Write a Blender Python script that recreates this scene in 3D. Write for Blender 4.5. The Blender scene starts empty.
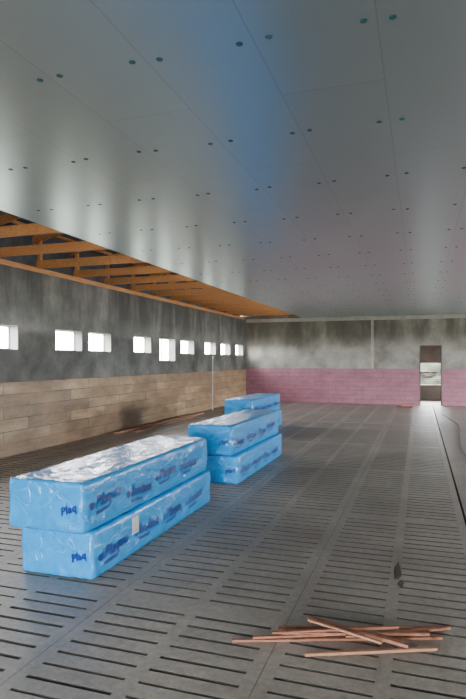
import bpy, bmesh, math, random
from mathutils import Vector, Matrix, noise
from mathutils.bvhtree import BVHTree
random.seed(7)
S=bpy.context.scene
COL=S.collection

# ---------------- helpers ----------------
def add_obj(name, verts, faces, mat=None, parent=None, smooth=False):
    me=bpy.data.meshes.new(name); me.from_pydata(verts,[],faces); me.update()
    o=bpy.data.objects.new(name,me); COL.objects.link(o)
    if mat: me.materials.append(mat)
    if smooth:
        for p in me.polygons: p.use_smooth=True
    if parent: o.parent=parent
    return o
class MB:
    def __init__(s): s.v=[]; s.f=[]
    def box(s,x0,x1,y0,y1,z0,z1):
        b=len(s.v)
        s.v+=[(x0,y0,z0),(x1,y0,z0),(x1,y1,z0),(x0,y1,z0),(x0,y0,z1),(x1,y0,z1),(x1,y1,z1),(x0,y1,z1)]
        s.f+=[tuple(b+i for i in q) for q in [(0,3,2,1),(4,5,6,7),(0,1,5,4),(1,2,6,5),(2,3,7,6),(3,0,4,7)]]
    def quad(s,a,b,c,d):
        n=len(s.v); s.v+=[a,b,c,d]; s.f.append((n,n+1,n+2,n+3))
    def beam(s,a,b,w,h,roll=0.0,off=0.0):
        a=Vector(a);b=Vector(b);d=(b-a).normalized()
        up=Vector((0,0,1)); side=d.cross(up).normalized(); up=side.cross(d)
        if roll:
            q=Matrix.Rotation(roll,3,d); side=q@side; up=q@up
        n=len(s.v)
        for p in (a,b):
            for sx,sz in ((-1,-1),(1,-1),(1,1),(-1,1)):
                s.v.append(tuple(p+side*sx*w/2+up*sz*h/2))
        s.f+=[tuple(n+i for i in q) for q in [(0,1,2,3),(7,6,5,4),(0,4,5,1),(1,5,6,2),(2,6,7,3),(3,7,4,0)]]
    def obj(s,name,mat,parent=None): return add_obj(name,s.v,s.f,mat,parent)

def newmat(name):
    m=bpy.data.materials.new(name); m.use_nodes=True
    nt=m.node_tree; bs=nt.nodes['Principled BSDF']
    tc=nt.nodes.new('ShaderNodeTexCoord')
    return m,nt,bs,tc
def N(nt,t,**k):
    n=nt.nodes.new(t)
    for a,b in k.items(): setattr(n,a,b)
    return n
def noise_n(nt,src,scale=5,detail=6,rough=.6,vec=(1,1,1),dist=0):
    mp=N(nt,'ShaderNodeMapping'); mp.inputs['Scale'].default_value=vec
    nt.links.new(src,mp.inputs[0])
    n=N(nt,'ShaderNodeTexNoise'); n.inputs['Scale'].default_value=scale
    n.inputs['Detail'].default_value=detail; n.inputs['Roughness'].default_value=rough
    n.inputs['Distortion'].default_value=dist
    nt.links.new(mp.outputs[0],n.inputs['Vector']); return n.outputs['Fac']
def ramp(nt,src,stops):
    r=N(nt,'ShaderNodeValToRGB'); e=r.color_ramp.elements
    e[0].position=stops[0][0]; e[0].color=(*stops[0][1],1)
    e[1].position=stops[-1][0]; e[1].color=(*stops[-1][1],1)
    for p,c in stops[1:-1]:
        x=e.new(p); x.color=(*c,1)
    nt.links.new(src,r.inputs[0]); return r.outputs[0]
def mix(nt,fac,a,b,mode='MIX'):
    m=N(nt,'ShaderNodeMix',data_type='RGBA',blend_type=mode)
    if isinstance(fac,(int,float)): m.inputs[0].default_value=fac
    else: nt.links.new(fac,m.inputs[0])
    for i,x in ((6,a),(7,b)):
        if isinstance(x,tuple): m.inputs[i].default_value=(*x,1)
        else: nt.links.new(x,m.inputs[i])
    return m.outputs[2]
def bump(nt,bs,h,st=.3,d=.01):
    b=N(nt,'ShaderNodeBump'); b.inputs['Strength'].default_value=st; b.inputs['Distance'].default_value=d
    nt.links.new(h,b.inputs['Height']); nt.links.new(b.outputs[0],bs.inputs['Normal'])
def simple(name,c1,c2,scale=6,rough=.7,metal=0,vec=(1,1,1),bs_=.2):
    m,nt,bs,tc=newmat(name)
    f=noise_n(nt,tc.outputs['Object'],scale,5,.6,vec)
    nt.links.new(ramp(nt,f,[(.3,c1),(.7,c2)]),bs.inputs['Base Color'])
    bs.inputs['Roughness'].default_value=rough; bs.inputs['Metallic'].default_value=metal
    bump(nt,bs,f,bs_,.005)
    return m
def sepz(nt,tc):
    s=N(nt,'ShaderNodeSeparateXYZ'); nt.links.new(tc.outputs['Object'],s.inputs[0]); return s
def maprange(nt,src,a,b,c=0,d=1):
    m=N(nt,'ShaderNodeMapRange'); nt.links.new(src,m.inputs[0])
    for i,x in zip((1,2,3,4),(a,b,c,d)): m.inputs[i].default_value=x
    return m.outputs[0]
def math_n(nt,op,a,b):
    m=N(nt,'ShaderNodeMath',operation=op)
    for i,x in enumerate((a,b)):
        if isinstance(x,(int,float)): m.inputs[i].default_value=x
        else: nt.links.new(x,m.inputs[i])
    return m.outputs[0]

# ---------------- materials ----------------
def render_wall_mat(name,dark,mid,light,z0=1.25,z1=3.2,s0=.35,s1=.62):
    m,nt,bs,tc=newmat(name)
    O=tc.outputs['Object']
    f=noise_n(nt,O,1.1,8,.62)
    f2=noise_n(nt,O,1.6,5,.6,(1.3,1.3,.25))
    base=ramp(nt,f,[(.3,dark),(.5,mid),(.72,light)])
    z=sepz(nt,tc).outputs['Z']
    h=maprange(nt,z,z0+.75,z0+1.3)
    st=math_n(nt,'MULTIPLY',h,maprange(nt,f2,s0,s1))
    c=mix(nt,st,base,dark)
    g=noise_n(nt,O,30,4,.7)
    c=mix(nt,.35,c,ramp(nt,g,[(.3,(.4,.4,.4)),(.7,(1,1,1))]),'MULTIPLY')
    nt.links.new(c,bs.inputs['Base Color']); bs.inputs['Roughness'].default_value=.85
    bump(nt,bs,g,.3,.01)
    return m
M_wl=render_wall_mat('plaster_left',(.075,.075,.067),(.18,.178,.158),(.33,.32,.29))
M_wf=render_wall_mat('plaster_far',(.15,.138,.115),(.33,.31,.27),(.52,.49,.44),s0=.28,s1=.6)

def block_mat(name,c1,c2,mort,w,h,axis,rough=.6,ms=.01,noisec=((.5,.5,.5),(1.2,1.2,1.2)),tint=None):
    m,nt,bs,tc=newmat(name)
    s=sepz(nt,tc); cb=N(nt,'ShaderNodeCombineXYZ')
    nt.links.new(s.outputs[axis],cb.inputs[0]); nt.links.new(s.outputs['Z'],cb.inputs[1])
    b=N(nt,'ShaderNodeTexBrick'); nt.links.new(cb.outputs[0],b.inputs['Vector'])
    b.inputs['Color1'].default_value=(*c1,1); b.inputs['Color2'].default_value=(*c2,1); b.inputs['Mortar'].default_value=(*mort,1)
    b.inputs['Scale'].default_value=1; b.inputs['Brick Width'].default_value=w; b.inputs['Row Height'].default_value=h
    b.inputs['Mortar Size'].default_value=ms; b.inputs['Mortar Smooth'].default_value=.3
    f=noise_n(nt,tc.outputs['Object'],2.9,9,.72,(1,.7,1.8))
    c=b.outputs['Color']
    if tint:
        f3=noise_n(nt,tc.outputs['Object'],1.3,3,.5,(1,.5,2.5))
        c=mix(nt,maprange(nt,f3,.42,.62,0,.85),c,tint)
    c=mix(nt,1,c,ramp(nt,f,[(.32,noisec[0]),(.66,noisec[1])]),'MULTIPLY')
    nt.links.new(c,bs.inputs['Base Color']); bs.inputs['Roughness'].default_value=rough
    bump(nt,bs,b.outputs['Fac'],-.4,.012)
    return m
M_pl=block_mat('brown_boards',(.58,.40,.235),(.31,.215,.13),(.10,.072,.05),1.25,.205,'Y',.45,.008,((.62,.62,.62),(1.15,1.15,1.15)),tint=(.30,.19,.11))
M_pk=block_mat('pink_blocks',(.38,.155,.205),(.34,.14,.185),(.22,.095,.125),.5,.16,'X',.5,.008,((.75,.75,.75),(1.1,1.1,1.1)))

# ceiling: foil faced boards
m,nt,bs,tc=newmat('ceiling_boards'); M_ce=m
s=sepz(nt,tc); cb=N(nt,'ShaderNodeCombineXYZ')
nt.links.new(math_n(nt,'ADD',s.outputs['Y'],.3),cb.inputs[0]); nt.links.new(math_n(nt,'ADD',s.outputs['X'],12.79),cb.inputs[1])
b=N(nt,'ShaderNodeTexBrick'); nt.links.new(cb.outputs[0],b.inputs['Vector'])
b.inputs['Color1'].default_value=(.60,.70,.76,1); b.inputs['Color2'].default_value=(.575,.675,.74,1); b.inputs['Mortar'].default_value=(.48,.56,.61,1)
b.inputs['Scale'].default_value=1; b.inputs['Brick Width'].default_value=2.4; b.inputs['Row Height'].default_value=.6; b.inputs['Mortar Size'].default_value=.004
b.inputs['Mortar Smooth'].default_value=.2
nt.links.new(b.outputs['Color'],bs.inputs['Base Color'])
bs.inputs['Roughness'].default_value=.30; bs.inputs['Metallic'].default_value=.78
bump(nt,bs,math_n(nt,'MULTIPLY',b.outputs['Fac'],-.6),.15,.008)

# floor concrete
m,nt,bs,tc=newmat('slatted_concrete'); M_fl=m
f=noise_n(nt,tc.outputs['Object'],.9,8,.65); g=noise_n(nt,tc.outputs['Object'],22,6,.75)
c=ramp(nt,f,[(.3,(.18,.155,.132)),(.5,(.28,.243,.21)),(.7,(.39,.345,.30))])
c=mix(nt,.75,c,ramp(nt,g,[(.3,(.5,.5,.5)),(.7,(1.2,1.2,1.2))]),'MULTIPLY')
nt.links.new(c,bs.inputs['Base Color']); nt.links.new(maprange(nt,f,.3,.7,.36,.52),bs.inputs['Roughness'])
bump(nt,bs,g,.45,.008)
M_pit=simple('pit_dark',(.02,.018,.015),(.04,.035,.03))
M_wood=simple('timber_orange',(.45,.20,.07),(.70,.34,.13),5,.6,0,(8,.6,8))
M_scrap=simple('wood_red_brown',(.18,.065,.035),(.33,.14,.08),9,.6,0,(2,2,6))
M_scrap2=simple('wood_tan',(.26,.125,.07),(.40,.21,.13),9,.6,0,(2,2,6))
M_frame=simple('frame_grey',(.45,.46,.46),(.6,.6,.6),10,.5)
M_roof=simple('roof_sheet',(.06,.07,.08),(.12,.13,.15),3,.8)
M_teal=simple('fastener_plastic',(.025,.13,.16),(.035,.16,.20),10,.4)
M_black=simple('rubber_black',(.03,.03,.03),(.06,.06,.06),10,.5)
M_dirt=simple('dirt',(.03,.02,.015),(.09,.06,.045),30,.9)
M_label=simple('paper_label',(.5,.5,.5),(.6,.6,.6),10,.5)
M_print=simple('print_ink_navy',(.004,.02,.19),(.007,.03,.23),20,.35)
M_ground=simple('outside_ground',(.10,.10,.07),(.17,.17,.12),.5,.9)
M_hedge=simple('hedge_green',(.015,.018,.011),(.028,.032,.022),4,.9)

m,nt,bs,tc=newmat('blue_plastic_film'); M_film=m
f=noise_n(nt,tc.outputs['Object'],3,4,.6,(1,1,1),1.2)
w=noise_n(nt,tc.outputs['Object'],7,9,.6,(1.3,.6,1),1.5)
mu=N(nt,'ShaderNodeTexVoronoi',feature='DISTANCE_TO_EDGE'); mu.inputs['Scale'].default_value=6
mp=N(nt,'ShaderNodeMapping'); mp.inputs['Scale'].default_value=(1.2,.45,1.1); mp.inputs['Rotation'].default_value=(.3,.4,.5)
ns=N(nt,'ShaderNodeTexNoise'); ns.inputs['Scale'].default_value=4
nt.links.new(tc.outputs['Object'],ns.inputs['Vector'])
va=N(nt,'ShaderNodeVectorMath',operation='ADD'); nt.links.new(tc.outputs['Object'],va.inputs[0])
vs=N(nt,'ShaderNodeVectorMath',operation='SCALE'); nt.links.new(ns.outputs['Color'],vs.inputs[0]); vs.inputs['Scale'].default_value=.35
nt.links.new(vs.outputs[0],va.inputs[1]); nt.links.new(va.outputs[0],mp.inputs[0]); nt.links.new(mp.outputs[0],mu.inputs['Vector'])
crease=maprange(nt,mu.outputs['Distance'],0,.05,1,0)
nt.links.new(mix(nt,math_n(nt,'MULTIPLY',crease,.12),ramp(nt,f,[(.3,(.006,.26,.66)),(.7,(.014,.32,.74))]),(.10,.50,.85)),bs.inputs['Base Color'])
bs.inputs['Roughness'].default_value=.24
bs.inputs['Coat Weight'].default_value=.15; bs.inputs['Coat Roughness'].default_value=.08
hh=math_n(nt,'ADD',w,math_n(nt,'MULTIPLY',crease,.35))
bump(nt,bs,hh,.5,.014)

# ---------------- layout ----------------
XL,XR,YB,YF,ZC=-6.5,7.0,-4.0,21.0,3.2
wins=[(1.1,2.0),(2.9,3.8),(4.9,5.8),(6.99,7.89),(8.94,9.80),(10.05,10.92),(11.98,12.87),(13.39,14.35),(14.76,15.73),(16.65,17.62),(18.16,19.13),(19.78,20.68)]
def side_wall(name,x0,x1,z_top=3.17):
    mb=MB(); yy=YB
    mb.box(x0,x1,YB,YF,-.6,1.57)
    mb.box(x0,x1,YB,YF,2.18,z_top)
    for i,(a,b) in enumerate(wins):
        mb.box(x0,x1,yy,a,1.57,2.18); yy=b
        if i!=7: mb.box(x0,x1,a,b,1.57,1.78)
    mb.box(x0,x1,yy,YF,1.57,2.18)
    return mb.obj(name,M_wl)
side_wall('wall_left',XL-.22,XL)
gates=[(9.8,11.0),(17.0,19.0)]
mb=MB(); yy=YB; x0,x1=XR,XR+.22
mb.box(x0,x1,YB,YF,-.6,0); mb.box(x0,x1,YB,YF,2.3,3.17)
for a,b in gates:
    mb.box(x0,x1,yy,a,0,2.3); yy=b
mb.box(x0,x1,yy,YF,0,2.3)
mb.obj('wall_right',M_wl)
mb=MB(); mb.box(XL+.001,XL+.03,YB+.01,YF-.01,0.0,1.23); mb.obj('trim_left_boarding',M_pl)
# far wall with door
DX0,DX1,DZ=.02,.70,2.09
mb=MB(); mb.box(XL-.22,DX0,YF,YF+.22,-.6,3.3); mb.box(DX1,XR+.22,YF,YF+.22,-.6,3.3); mb.box(DX0,DX1,YF,YF+.22,DZ,3.3); mb.box(DX0,DX1,YF,YF+.22,-.6,0)
mb.obj('wall_far',M_wf)
mb=MB(); mb.box(XL+.031,DX0-.04,YF-.025,YF-.001,0,1.28); mb.box(DX1+.04,XR-.04,YF-.025,YF-.001,0,1.28)
mb.obj('trim_far_pink_blocks',M_pk)
mb=MB(); mb.box(XL+.04,XR-.04,YF-.05,YF-.001,3.06,ZC-.01)
mb.obj('trim_far_top',simple('top_strip_pale',(.36,.34,.30),(.48,.46,.41),4,.8))  # pale strip along the top of the far wall
mb=MB(); mb.box(-1.70,-1.60,YF-.012,YF-.001,1.28,3.06); mb.obj('trim_far_stripe',simple('stripe_pale',(.32,.30,.26),(.46,.44,.38),4,.8))  # pale vertical stripe on the far wall
e=bpy.data.objects.new('door_1',None); COL.objects.link(e)
mb=MB(); mb.box(DX0-.03,DX0,YF-.02,YF+.24,0,DZ+.03); mb.box(DX1,DX1+.03,YF-.02,YF+.24,0,DZ+.03); mb.box(DX0,DX1,YF-.02,YF+.24,DZ,DZ+.03)
mb.obj('door_frame',simple('door_frame_dark',(.10,.09,.08),(.16,.14,.12)),e)
# room behind the door
mb=MB(); y1=YF+2.4
mb.box(-1.2,-.1,y1,y1+.15,0,2.4); mb.box(.95,2.2,y1,y1+.15,0,2.4); mb.box(-.1,.95,y1,y1+.15,0,.62); mb.box(-.1,.95,y1,y1+.15,1.48,2.4)
mb.box(-.1,.95,y1+.04,y1+.09,1.08,1.13)
mb.box(-1.35,-1.2,YF+.22,y1+.15,0,2.4)
mb.box(2.2,2.35,YF+.22,YF+1.1,0,2.4);mb.box(2.2,2.35,YF+1.5,y1+.15,0,2.4);mb.box(2.2,2.35,YF+1.1,YF+1.5,1.8,2.4)
mb.box(-1.35,2.35,YF+.22,y1+.15,2.4,2.5)
mb.obj('wall_back_room',simple('back_room_plaster',(.14,.11,.10),(.26,.21,.18),3,.8))
mb=MB(); mb.box(-1.35,2.35,YF+.22,y1+.15,-.2,0); mb.obj('floor_back_room',M_fl)
# wall behind the camera with opening
mb=MB(); mb.box(XL-.22,-1.8,YB-.22,YB,-.6,3.3); mb.box(.9,XR+.22,YB-.22,YB,-.6,3.3); mb.box(-1.8,.9,YB-.22,YB,2.1,3.3)
mb.obj('wall_near',M_wf)

for k,(a,b) in enumerate(wins):
    z0=1.57 if k==7 else 1.78
    xc=XL-.19
    mb=MB(); t=.022; d=.015
    mb.box(xc-d,xc+d,a,a+t,z0,2.18); mb.box(xc-d,xc+d,b-t,b,z0,2.18)
    mb.box(xc-d,xc+d,a+t,b-t,z0,z0+t); mb.box(xc-d,xc+d,a+t,b-t,2.18-t,2.18)
    if k==7:
        mb.box(xc-d,xc+d,(a+b)/2-.02,(a+b)/2+.02,z0+t,2.18-t); mb.box(xc-d,xc+d,a+t,b-t,1.78,1.80)
    mb.obj('window_%d'%(k+1),M_frame)

CX=-4.25
mb=MB(); mb.box(CX,XR,YB,YF-.002,ZC,ZC+.06); mb.obj('ceiling',M_ce)
v=[];fc=[]
def disc(cx,cy,r=.019,h=.007,n=14):
    b0=len(v)
    for rr,zz in ((r,0),(r*.9,-h*.6),(r*.35,-h)):
        for i in range(n):
            a=2*math.pi*i/n; v.append((cx+rr*math.cos(a),cy+rr*math.sin(a),ZC+zz))
    for k in range(2):
        for i in range(n):
            j=(i+1)%n; fc.append((b0+k*n+i,b0+k*n+j,b0+(k+1)*n+j,b0+(k+1)*n+i))
    fc.append(tuple(b0+2*n+i for i in range(n)))
PY=1.165
ty=[2.70+PY*k for k in range(-5,16)]
for y in ty:
    x=-.79-.6*5
    while x<6.8:
        for dx in (-.07,.07):
            disc(x+dx+random.uniform(-.012,.012),y+random.uniform(-.02,.02))
        x+=.6
add_obj('ceiling_fasteners',v,fc,M_teal)

# trusses
e=bpy.data.objects.new('roof_trusses',None); COL.objects.link(e)
mb=MB(); mb2=MB(); R=.42
for y in ty:
    mb.box(XL-.1,XR,y-.03,y+.03,ZC+.062,ZC+.20)
    mb.beam((XL-.35,y+.065,ZC+.15+R),(.25,y+.065,ZC+1.77+R),.05,.13)
    mb.beam((XR+.35,y+.065,ZC+.15+R),(.25,y+.065,ZC+1.77+R),.05,.13)
    mb.box(XL-.12,XL-.05,y+.03,y+.09,ZC+.062,ZC+.2+R)
mb.obj('truss_members',M_wood,e)
for i in range(7):
    t=(i+.2)/7; x=XL-.35+(6.85)*t; z=ZC+.18+1.55*t+.12+R
    mb2.box(x-.03,x+.03,YB,YF,z,z+.05)
mb2.obj('purlins',M_wood,e)
mb=MB(); mb.box(XL-.2,XL-.02,YB,YF,3.172,3.26); mb.obj('wall_plate_timber',M_wood)
mb=MB()
rx=.4  # ridge gap, unseen, added to let daylight onto the loft timbers
mb.quad((XL-.6,YB-.2,ZC+.33+R),(.25-rx,YB-.2,ZC+1.96-rx*.22+R),(.25-rx,YF+.2,ZC+1.96-rx*.22+R),(XL-.6,YF+.2,ZC+.33+R))
mb.quad((XR+.8,YB-.2,ZC+.33+R),(.25+rx*.3,YB-.2,ZC+1.96-rx*.07+R),(.25+rx*.3,YF+.2,ZC+1.96-rx*.07+R),(XR+.8,YF+.2,ZC+.33+R))
mb.obj('roof_sheeting',M_roof)
mb=MB()
for yy in (YB-.12,YF+.11):
    n=len(mb.v); mb.v+=[(XL-.3,yy,3.2),(XR+.3,yy,3.2),(XR+.3,yy,3.62+R),(.25,yy,5.16+R),(XL-.3,yy,3.62+R)]; mb.f.append(tuple(range(n,n+5)))
mb.obj('wall_gable',M_wf)
mb=MB(); mb.box(XL-.26,XL-.23,YB,YF,3.0,3.6+R); mb.box(XR+.23,XR+.26,YB,YF,3.0,3.6+R); mb.obj('trim_eaves',M_roof)

# ---------------- floor ----------------
mb=MB()
T=-.12
def slat_col(x0,x1,ya,yb,rib=.07,mid=.075,pitch=.125,slot=.024,per=19):
    g=.0015
    x0+=g; x1-=g
    a=x0+rib; b=x1-rib
    mb.box(x0,a,ya,yb,T,0); mb.box(b,x1,ya,yb,T,0)
    c0=(a+b)/2-mid/2; c1=(a+b)/2+mid/2
    mb.box(c0,c1,ya,yb,T,0)
    for (p,q,off) in ((a,c0,0),(c1,b,0)):
        y=ya; i=off
        while y<yb-.001:
            if i%per==per-1: w=pitch*2-slot; st=pitch*2
            else: w=pitch-slot; st=pitch
            w2=min(w+random.uniform(-.004,.004),yb-y)
            mb.box(p,q,y,y+w2,T,0)
            y+=st; i+=1
XE=.42; W=1.19
xs=[XE-W*k for k in range(0,7)]
edge=14.35
for k in range(5):
    slat_col(xs[k+1],xs[k],YB,edge)
slat_col(XL+.01,xs[5],YB,edge)
for k in range(5):
    slat_col(xs[k+1],xs[k],edge+.36,YF)
slat_col(XL+.01,xs[5],edge+.36,YF)
mb.box(XL,XE,edge+.03,edge+.33,T,.0)
mb.box(XE+.02,XR+.22,YB,YF,T,0)
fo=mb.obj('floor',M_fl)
fo.data.materials.append(simple('slot_grime_shade',(.05,.043,.036),(.10,.088,.075),10,.9))  # slot sides coloured dark: grime plus painted-in shade of the slots
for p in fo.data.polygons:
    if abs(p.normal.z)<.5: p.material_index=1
mb=MB(); mb.box(XL,XR,YB,YF,-.16,-.13); mb.obj('floor_pit',M_pit)
mb=MB(); mb.box(XE+.065,XE+.16,14.42,14.52,0.001,.10)
mb.obj('drain_marker_block',simple('curb_pale',(.38,.37,.35),(.5,.49,.46),8,.5))
mb=MB(); mb.box(-60,60,-60,80,-.75,-.7); mb.obj('ground_outside',M_ground)
bm=bmesh.new(); bmesh.ops.create_cube(bm,size=1); 
for v_ in bm.verts: v_.co=Vector((v_.co.x*10,v_.co.y*1.2,v_.co.z*2.3))
bmesh.ops.subdivide_edges(bm,edges=bm.edges[:],cuts=30,use_grid_fill=True)
for v_ in bm.verts: v_.co+=noise.noise_vector(v_.co*2.3)*.3
me=bpy.data.meshes.new('hedge'); bm.to_mesh(me); bm.free(); me.materials.append(M_hedge)
o=bpy.data.objects.new('hedge',me); COL.objects.link(o); o.location=(1,27,.4)

# ---------------- insulation packages ----------------
def package(x0,x1,y0,y1,z0,z1,seed,yaw=0.0,texts=True,label=False):
    hx,hy,hz=(x1-x0)/2,(y1-y0)/2,(z1-z0)/2
    c=Vector(((x0+x1)/2,(y0+y1)/2,(z0+z1)/2))
    bm=bmesh.new(); nx,ny,nz=34,128,20
    vd={}
    def P(i,j,k):
        key=(i,j,k)
        if key not in vd: vd[key]=bm.verts.new(((2*i/nx-1)*hx,(2*j/ny-1)*hy,(2*k/nz-1)*hz))
        return vd[key]
    for i in range(nx):
        for j in range(ny):
            bm.faces.new((P(i,j,0),P(i,j+1,0),P(i+1,j+1,0),P(i+1,j,0)))
            bm.faces.new((P(i,j,nz),P(i+1,j,nz),P(i+1,j+1,nz),P(i,j+1,nz)))
    for i in range(nx):
        for k in range(nz):
            bm.faces.new((P(i,0,k),P(i+1,0,k),P(i+1,0,k+1),P(i,0,k+1)))
            bm.faces.new((P(i,ny,k),P(i,ny,k+1),P(i+1,ny,k+1),P(i+1,ny,k)))
    for j in range(ny):
        for k in range(nz):
            bm.faces.new((P(0,j,k),P(0,j,k+1),P(0,j+1,k+1),P(0,j+1,k)))
            bm.faces.new((P(nx,j,k),P(nx,j+1,k),P(nx,j+1,k+1),P(nx,j,k+1)))
    r=.03
    sv=Vector((seed*3.7,seed*1.3,seed*5.1))
    for v_ in bm.verts:
        p=v_.co.copy()
        q=Vector([max(-(h-r),min(h-r,a)) for a,h in zip(p,(hx,hy,hz))])
        n=(p-q).normalized()
        p=q+n*r
        s1=noise.noise(Vector((p.x*6+p.z*5,p.y*2.2-p.z*4,p.z*3))+sv)
        s2=abs(noise.noise(Vector((p.x*11-p.z*7,p.y*6+p.z*9,p.z*8))+sv))
        s3=abs(noise.noise(Vector((p.x*22,p.y*14+p.x*9,p.z*24))+sv*2))
        d=.005*s1+.010*(.25-s2)+.004*(.2-s3)
        en=max(0,(abs(p.y)-hy+.30)/.30)
        ang=math.atan2(p.z,p.x)
        if abs(n.y)>.8:
            rad=math.hypot(p.x/hx,p.z/hz)
            d+=.006*math.sin(ang*9+seed)*min(1,rad)+.012*(1-min(1,rad))
        d+=.003*en*math.sin(p.y*60+p.x*13+p.z*17)
        if n.z<-.5: d=min(d,0)
        p+=n*d
        p.x*=1+.02*math.cos(p.z/hz*1.4)-.02*en
        if p.z<-hz: p.z=-hz
        v_.co=p
    bmesh.ops.recalc_face_normals(bm,faces=bm.faces[:])
    me=bpy.data.meshes.new('insulation_package'); bm.to_mesh(me)
    for f_ in me.polygons: f_.use_smooth=True
    me.materials.append(M_film)
    o=bpy.data.objects.new('insulation_package',me); COL.objects.link(o)
    o.location=c; o.rotation_euler=(0,0,yaw)
    bvh=BVHTree.FromBMesh(bm); bm.free()
    def proj(o2,org,ux,uy,nrm,mat,name,bmt):
        bmesh.ops.triangulate(bmt,faces=bmt.faces[:])
        for _ in range(3):
            es=[e_ for e_ in bmt.edges if e_.calc_length()>.02]
            if es:
                bmesh.ops.subdivide_edges(bmt,edges=es,cuts=1); bmesh.ops.triangulate(bmt,faces=bmt.faces[:])
        for v_ in bmt.verts:
            w_=org+ux*v_.co.x+uy*v_.co.y
            hit=bvh.ray_cast(w_+nrm*.5,-nrm)
            if hit[0] is not None: v_.co=hit[0]+nrm*.0035
            else: v_.co=w_
        m2=bpy.data.meshes.new(name); bmt.to_mesh(m2); m2.materials.append(mat)
        ob=bpy.data.objects.new(name,m2); COL.objects.link(ob); ob.parent=o
        bmt.free()
    def art(txt,size,shear=.25,rot=0):
        cu=bpy.data.curves.new('t','FONT'); cu.body=txt; cu.size=size; cu.shear=shear; cu.offset=.0035; cu.resolution_u=3; cu.space_character=1.08
        to=bpy.data.objects.new('t',cu); COL.objects.link(to)
        dg=bpy.context.evaluated_depsgraph_get(); m3=bpy.data.meshes.new_from_object(to.evaluated_get(dg))
        b_=bmesh.new(); b_.from_mesh(m3); bmesh.ops.remove_doubles(b_,verts=b_.verts[:],dist=.0003)
        bmesh.ops.rotate(b_,verts=b_.verts[:],matrix=Matrix.Rotation(rot,3,'Z'))
        bpy.data.objects.remove(to); bpy.data.meshes.remove(m3)
        return b_
    if texts:
        rr=random.Random(seed)
        Y=Vector((0,1,0)); Z=Vector((0,0,1)); Xv=Vector((1,0,0))
        y=-hy+.10; i=0
        zz=-hz*.35
        while y<hy-.44:
            dz=rr.uniform(-.02,.02); ro=rr.uniform(-.08,.08)
            b_=bmesh.new(); bmesh.ops.create_circle(b_,cap_ends=True,segments=14,radius=.030)
            for v_ in b_.verts:
                v_.co.x*=1+.3*math.sin(v_.co.y*40)
            proj(o,Vector((hx,y,zz+.045+dz)),Y,Z,Xv,M_print,'print_emblem',b_)
            proj(o,Vector((hx,y+.045,zz+.02+dz)),Y,Z,Xv,M_print,'print_text',art('Isolant' if i%2 else 'Plaque',.125,.25,ro))
            proj(o,Vector((hx,y+.05,zz-.025+dz)),Y,Z,Xv,M_print,'print_small_text',art('thermal board',.030,0,ro))
            y+=.53; i+=1
        proj(o,Vector((hx*.45,-hy,-hz*.3)),Xv,Z,-Y,M_print,'print_text_end',art('Plaq',.075,.3,.35))
        if label:
            b_=bmesh.new(); bmesh.ops.create_grid(b_,x_segments=5,y_segments=5,size=.5)
            for v_ in b_.verts: v_.co.x*=.11; v_.co.y*=.14
            proj(o,Vector((hx,-hy+.62,hz*.35)),Y,Z,Xv,M_label,'paper_label',b_)
    return o
H=.36
package(-2.86,-2.23,3.50,5.90,.002,H,1,label=True)
package(-2.90,-2.25,3.40,5.86,H+.002,2*H+.01,2,yaw=.006)
package(-2.80,-2.20,6.80,9.20,.002,H+.01,3)
package(-2.86,-2.25,6.72,9.15,H+.012,2*H+.04,4,yaw=-.008)
package(-3.86,-3.24,11.15,13.5,.002,H+.01,5)
package(-3.90,-3.28,11.1,13.5,H+.012,2*H+.05,6)

# ---------------- small things ----------------
mb=MB(); mbt=MB()
def stick(m_,a,b,w,h,z,z2=None,roll=0): m_.beam((a[0],a[1],z),(b[0],b[1],z if z2 is None else z2),w*.85,h*.85,roll)
stick(mb,(-1.01,3.01),(.12,3.42),.026,.016,.010)
stick(mb,(-.79,3.20),(.17,3.56),.024,.016,.030,.012)
stick(mbt,(-.59,2.99),(.09,3.28),.026,.018,.011)
stick(mb,(-.64,3.36),(-.06,3.22),.03,.02,.042,.030)
stick(mb,(-.90,3.05),(-.35,3.28),.022,.014,.026,.028)
stick(mb,(-.75,3.13),(.05,3.40),.026,.016,.036,.03)
stick(mb,(-.80,3.10),(-.12,3.40),.022,.014,.045,.045)
stick(mbt,(-.63,3.30),(-.20,3.18),.02,.014,.055,.045)
stick(mb,(-.40,3.22),(.13,3.50),.024,.014,.030,.028)
e=bpy.data.objects.new('wooden_batten_pile',None); COL.objects.link(e)
mb.obj('red_brown_battens',M_scrap,e); mbt.obj('tan_battens',M_scrap2,e)
def clump(name,cx,cy,rx,ry,h,mat,seed):
    bm=bmesh.new(); bmesh.ops.create_icosphere(bm,subdivisions=4,radius=1)
    for v_ in bm.verts:
        p=v_.co.copy(); k=1+.55*noise.noise(p*1.6+Vector((seed,0,0)))+.35*noise.noise(p*5+Vector((0,seed,0)))
        v_.co=Vector((p.x*rx*k,p.y*ry*k,max(-.0,p.z)*h*k))
    me=bpy.data.meshes.new(name); bm.to_mesh(me); bm.free(); me.materials.append(mat)
    o=bpy.data.objects.new(name,me); COL.objects.link(o); o.location=(cx,cy,.001); return o
clump('dirt_clump',-.16,4.40,.022,.15,.01,M_dirt,2)
clump('dirt_clump',-.13,4.18,.018,.05,.01,M_dirt,5)
mb=MB(); mb.beam((-6.15,16.4,.02),(-6.44,17.2,1.72),.035,.035); mb.obj('leaning_pole',M_frame)
mb=MB(); mb.beam((-6.2,10.6,.03),(-6.1,15.4,.03),.10,.05); mb.beam((-5.95,11.0,.02),(-6.0,14.5,.02),.07,.035); mb.obj('loose_boards',M_scrap2)
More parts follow.
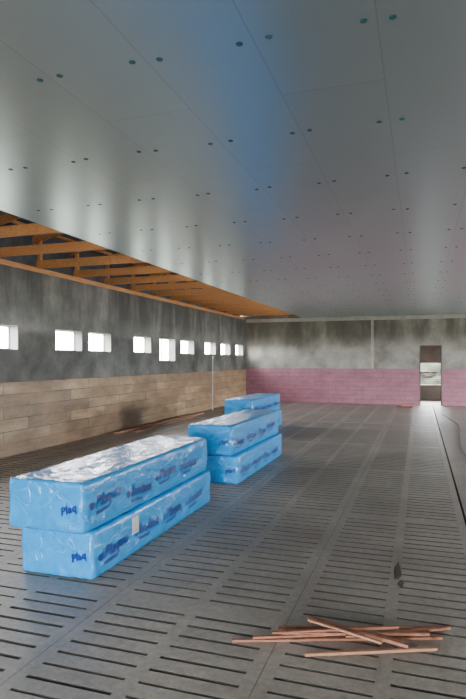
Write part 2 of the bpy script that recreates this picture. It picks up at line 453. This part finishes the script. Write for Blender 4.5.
mb=MB(); mb.beam((-.75,19.8,.03),(-.25,19.75,.03),.25,.05); mb.beam((-.6,19.6,.075),(-.3,19.8,.075),.08,.03); mb.obj('board_offcuts',M_scrap)
cu=bpy.data.curves.new('rubber_hose','CURVE'); cu.dimensions='3D'; cu.bevel_depth=.008; cu.bevel_resolution=4
sp=cu.splines.new('NURBS'); pts=[(.62,17.5),(.75,16.2),(.95,14.8),(.82,13.2),(.70,11),(.72,9.2),(.85,7.6),(1.2,6.2),(1.9,5.5)]
sp.points.add(len(pts)-1)
for p,(x,y) in zip(sp.points,pts): p.co=(x,y,.010,1)
sp.use_endpoint_u=True; sp.order_u=4
cu.materials.append(M_black)
o=bpy.data.objects.new('rubber_hose',cu); COL.objects.link(o)

# ---------------- light ----------------
w=bpy.data.worlds.new('World'); S.world=w; w.use_nodes=True
bg=w.node_tree.nodes['Background']; bg.inputs[0].default_value=(.93,.965,1,1); bg.inputs[1].default_value=80
def portal(loc,rot,sx,sy):
    l=bpy.data.lights.new('sky_portal','AREA'); l.shape='RECTANGLE'; l.size=sx; l.size_y=sy; l.cycles.is_portal=True
    o=bpy.data.objects.new('sky_portal',l); COL.objects.link(o); o.location=loc; o.rotation_euler=rot
for k,(a,b) in enumerate(wins):
    z0=1.57 if k==7 else 1.78
    portal((XL-.21,(a+b)/2,(z0+2.18)/2),(0,-math.pi/2,0),2.18-z0,b-a)
for a,b in gates:
    portal((XR+.21,(a+b)/2,1.15),(0,math.pi/2,0),2.3,b-a)
portal((-.45,YB-.2,1.05),(math.pi/2,0,0),2.7,2.1)
portal((.11,(YB+YF)/2,5.10+R),(0,0,0),.6,YF-YB)

# ---------------- camera ----------------
cd=bpy.data.cameras.new('Camera'); cam=bpy.data.objects.new('Camera',cd); COL.objects.link(cam)
cam.location=(0,0,1.6); cam.rotation_euler=(math.pi/2,0,math.atan(187/560))
cd.sensor_fit='VERTICAL'; cd.sensor_height=36; cd.lens=560/699*36; cd.shift_y=.015
cd.clip_start=.05; cd.clip_end=300
S.camera=cam
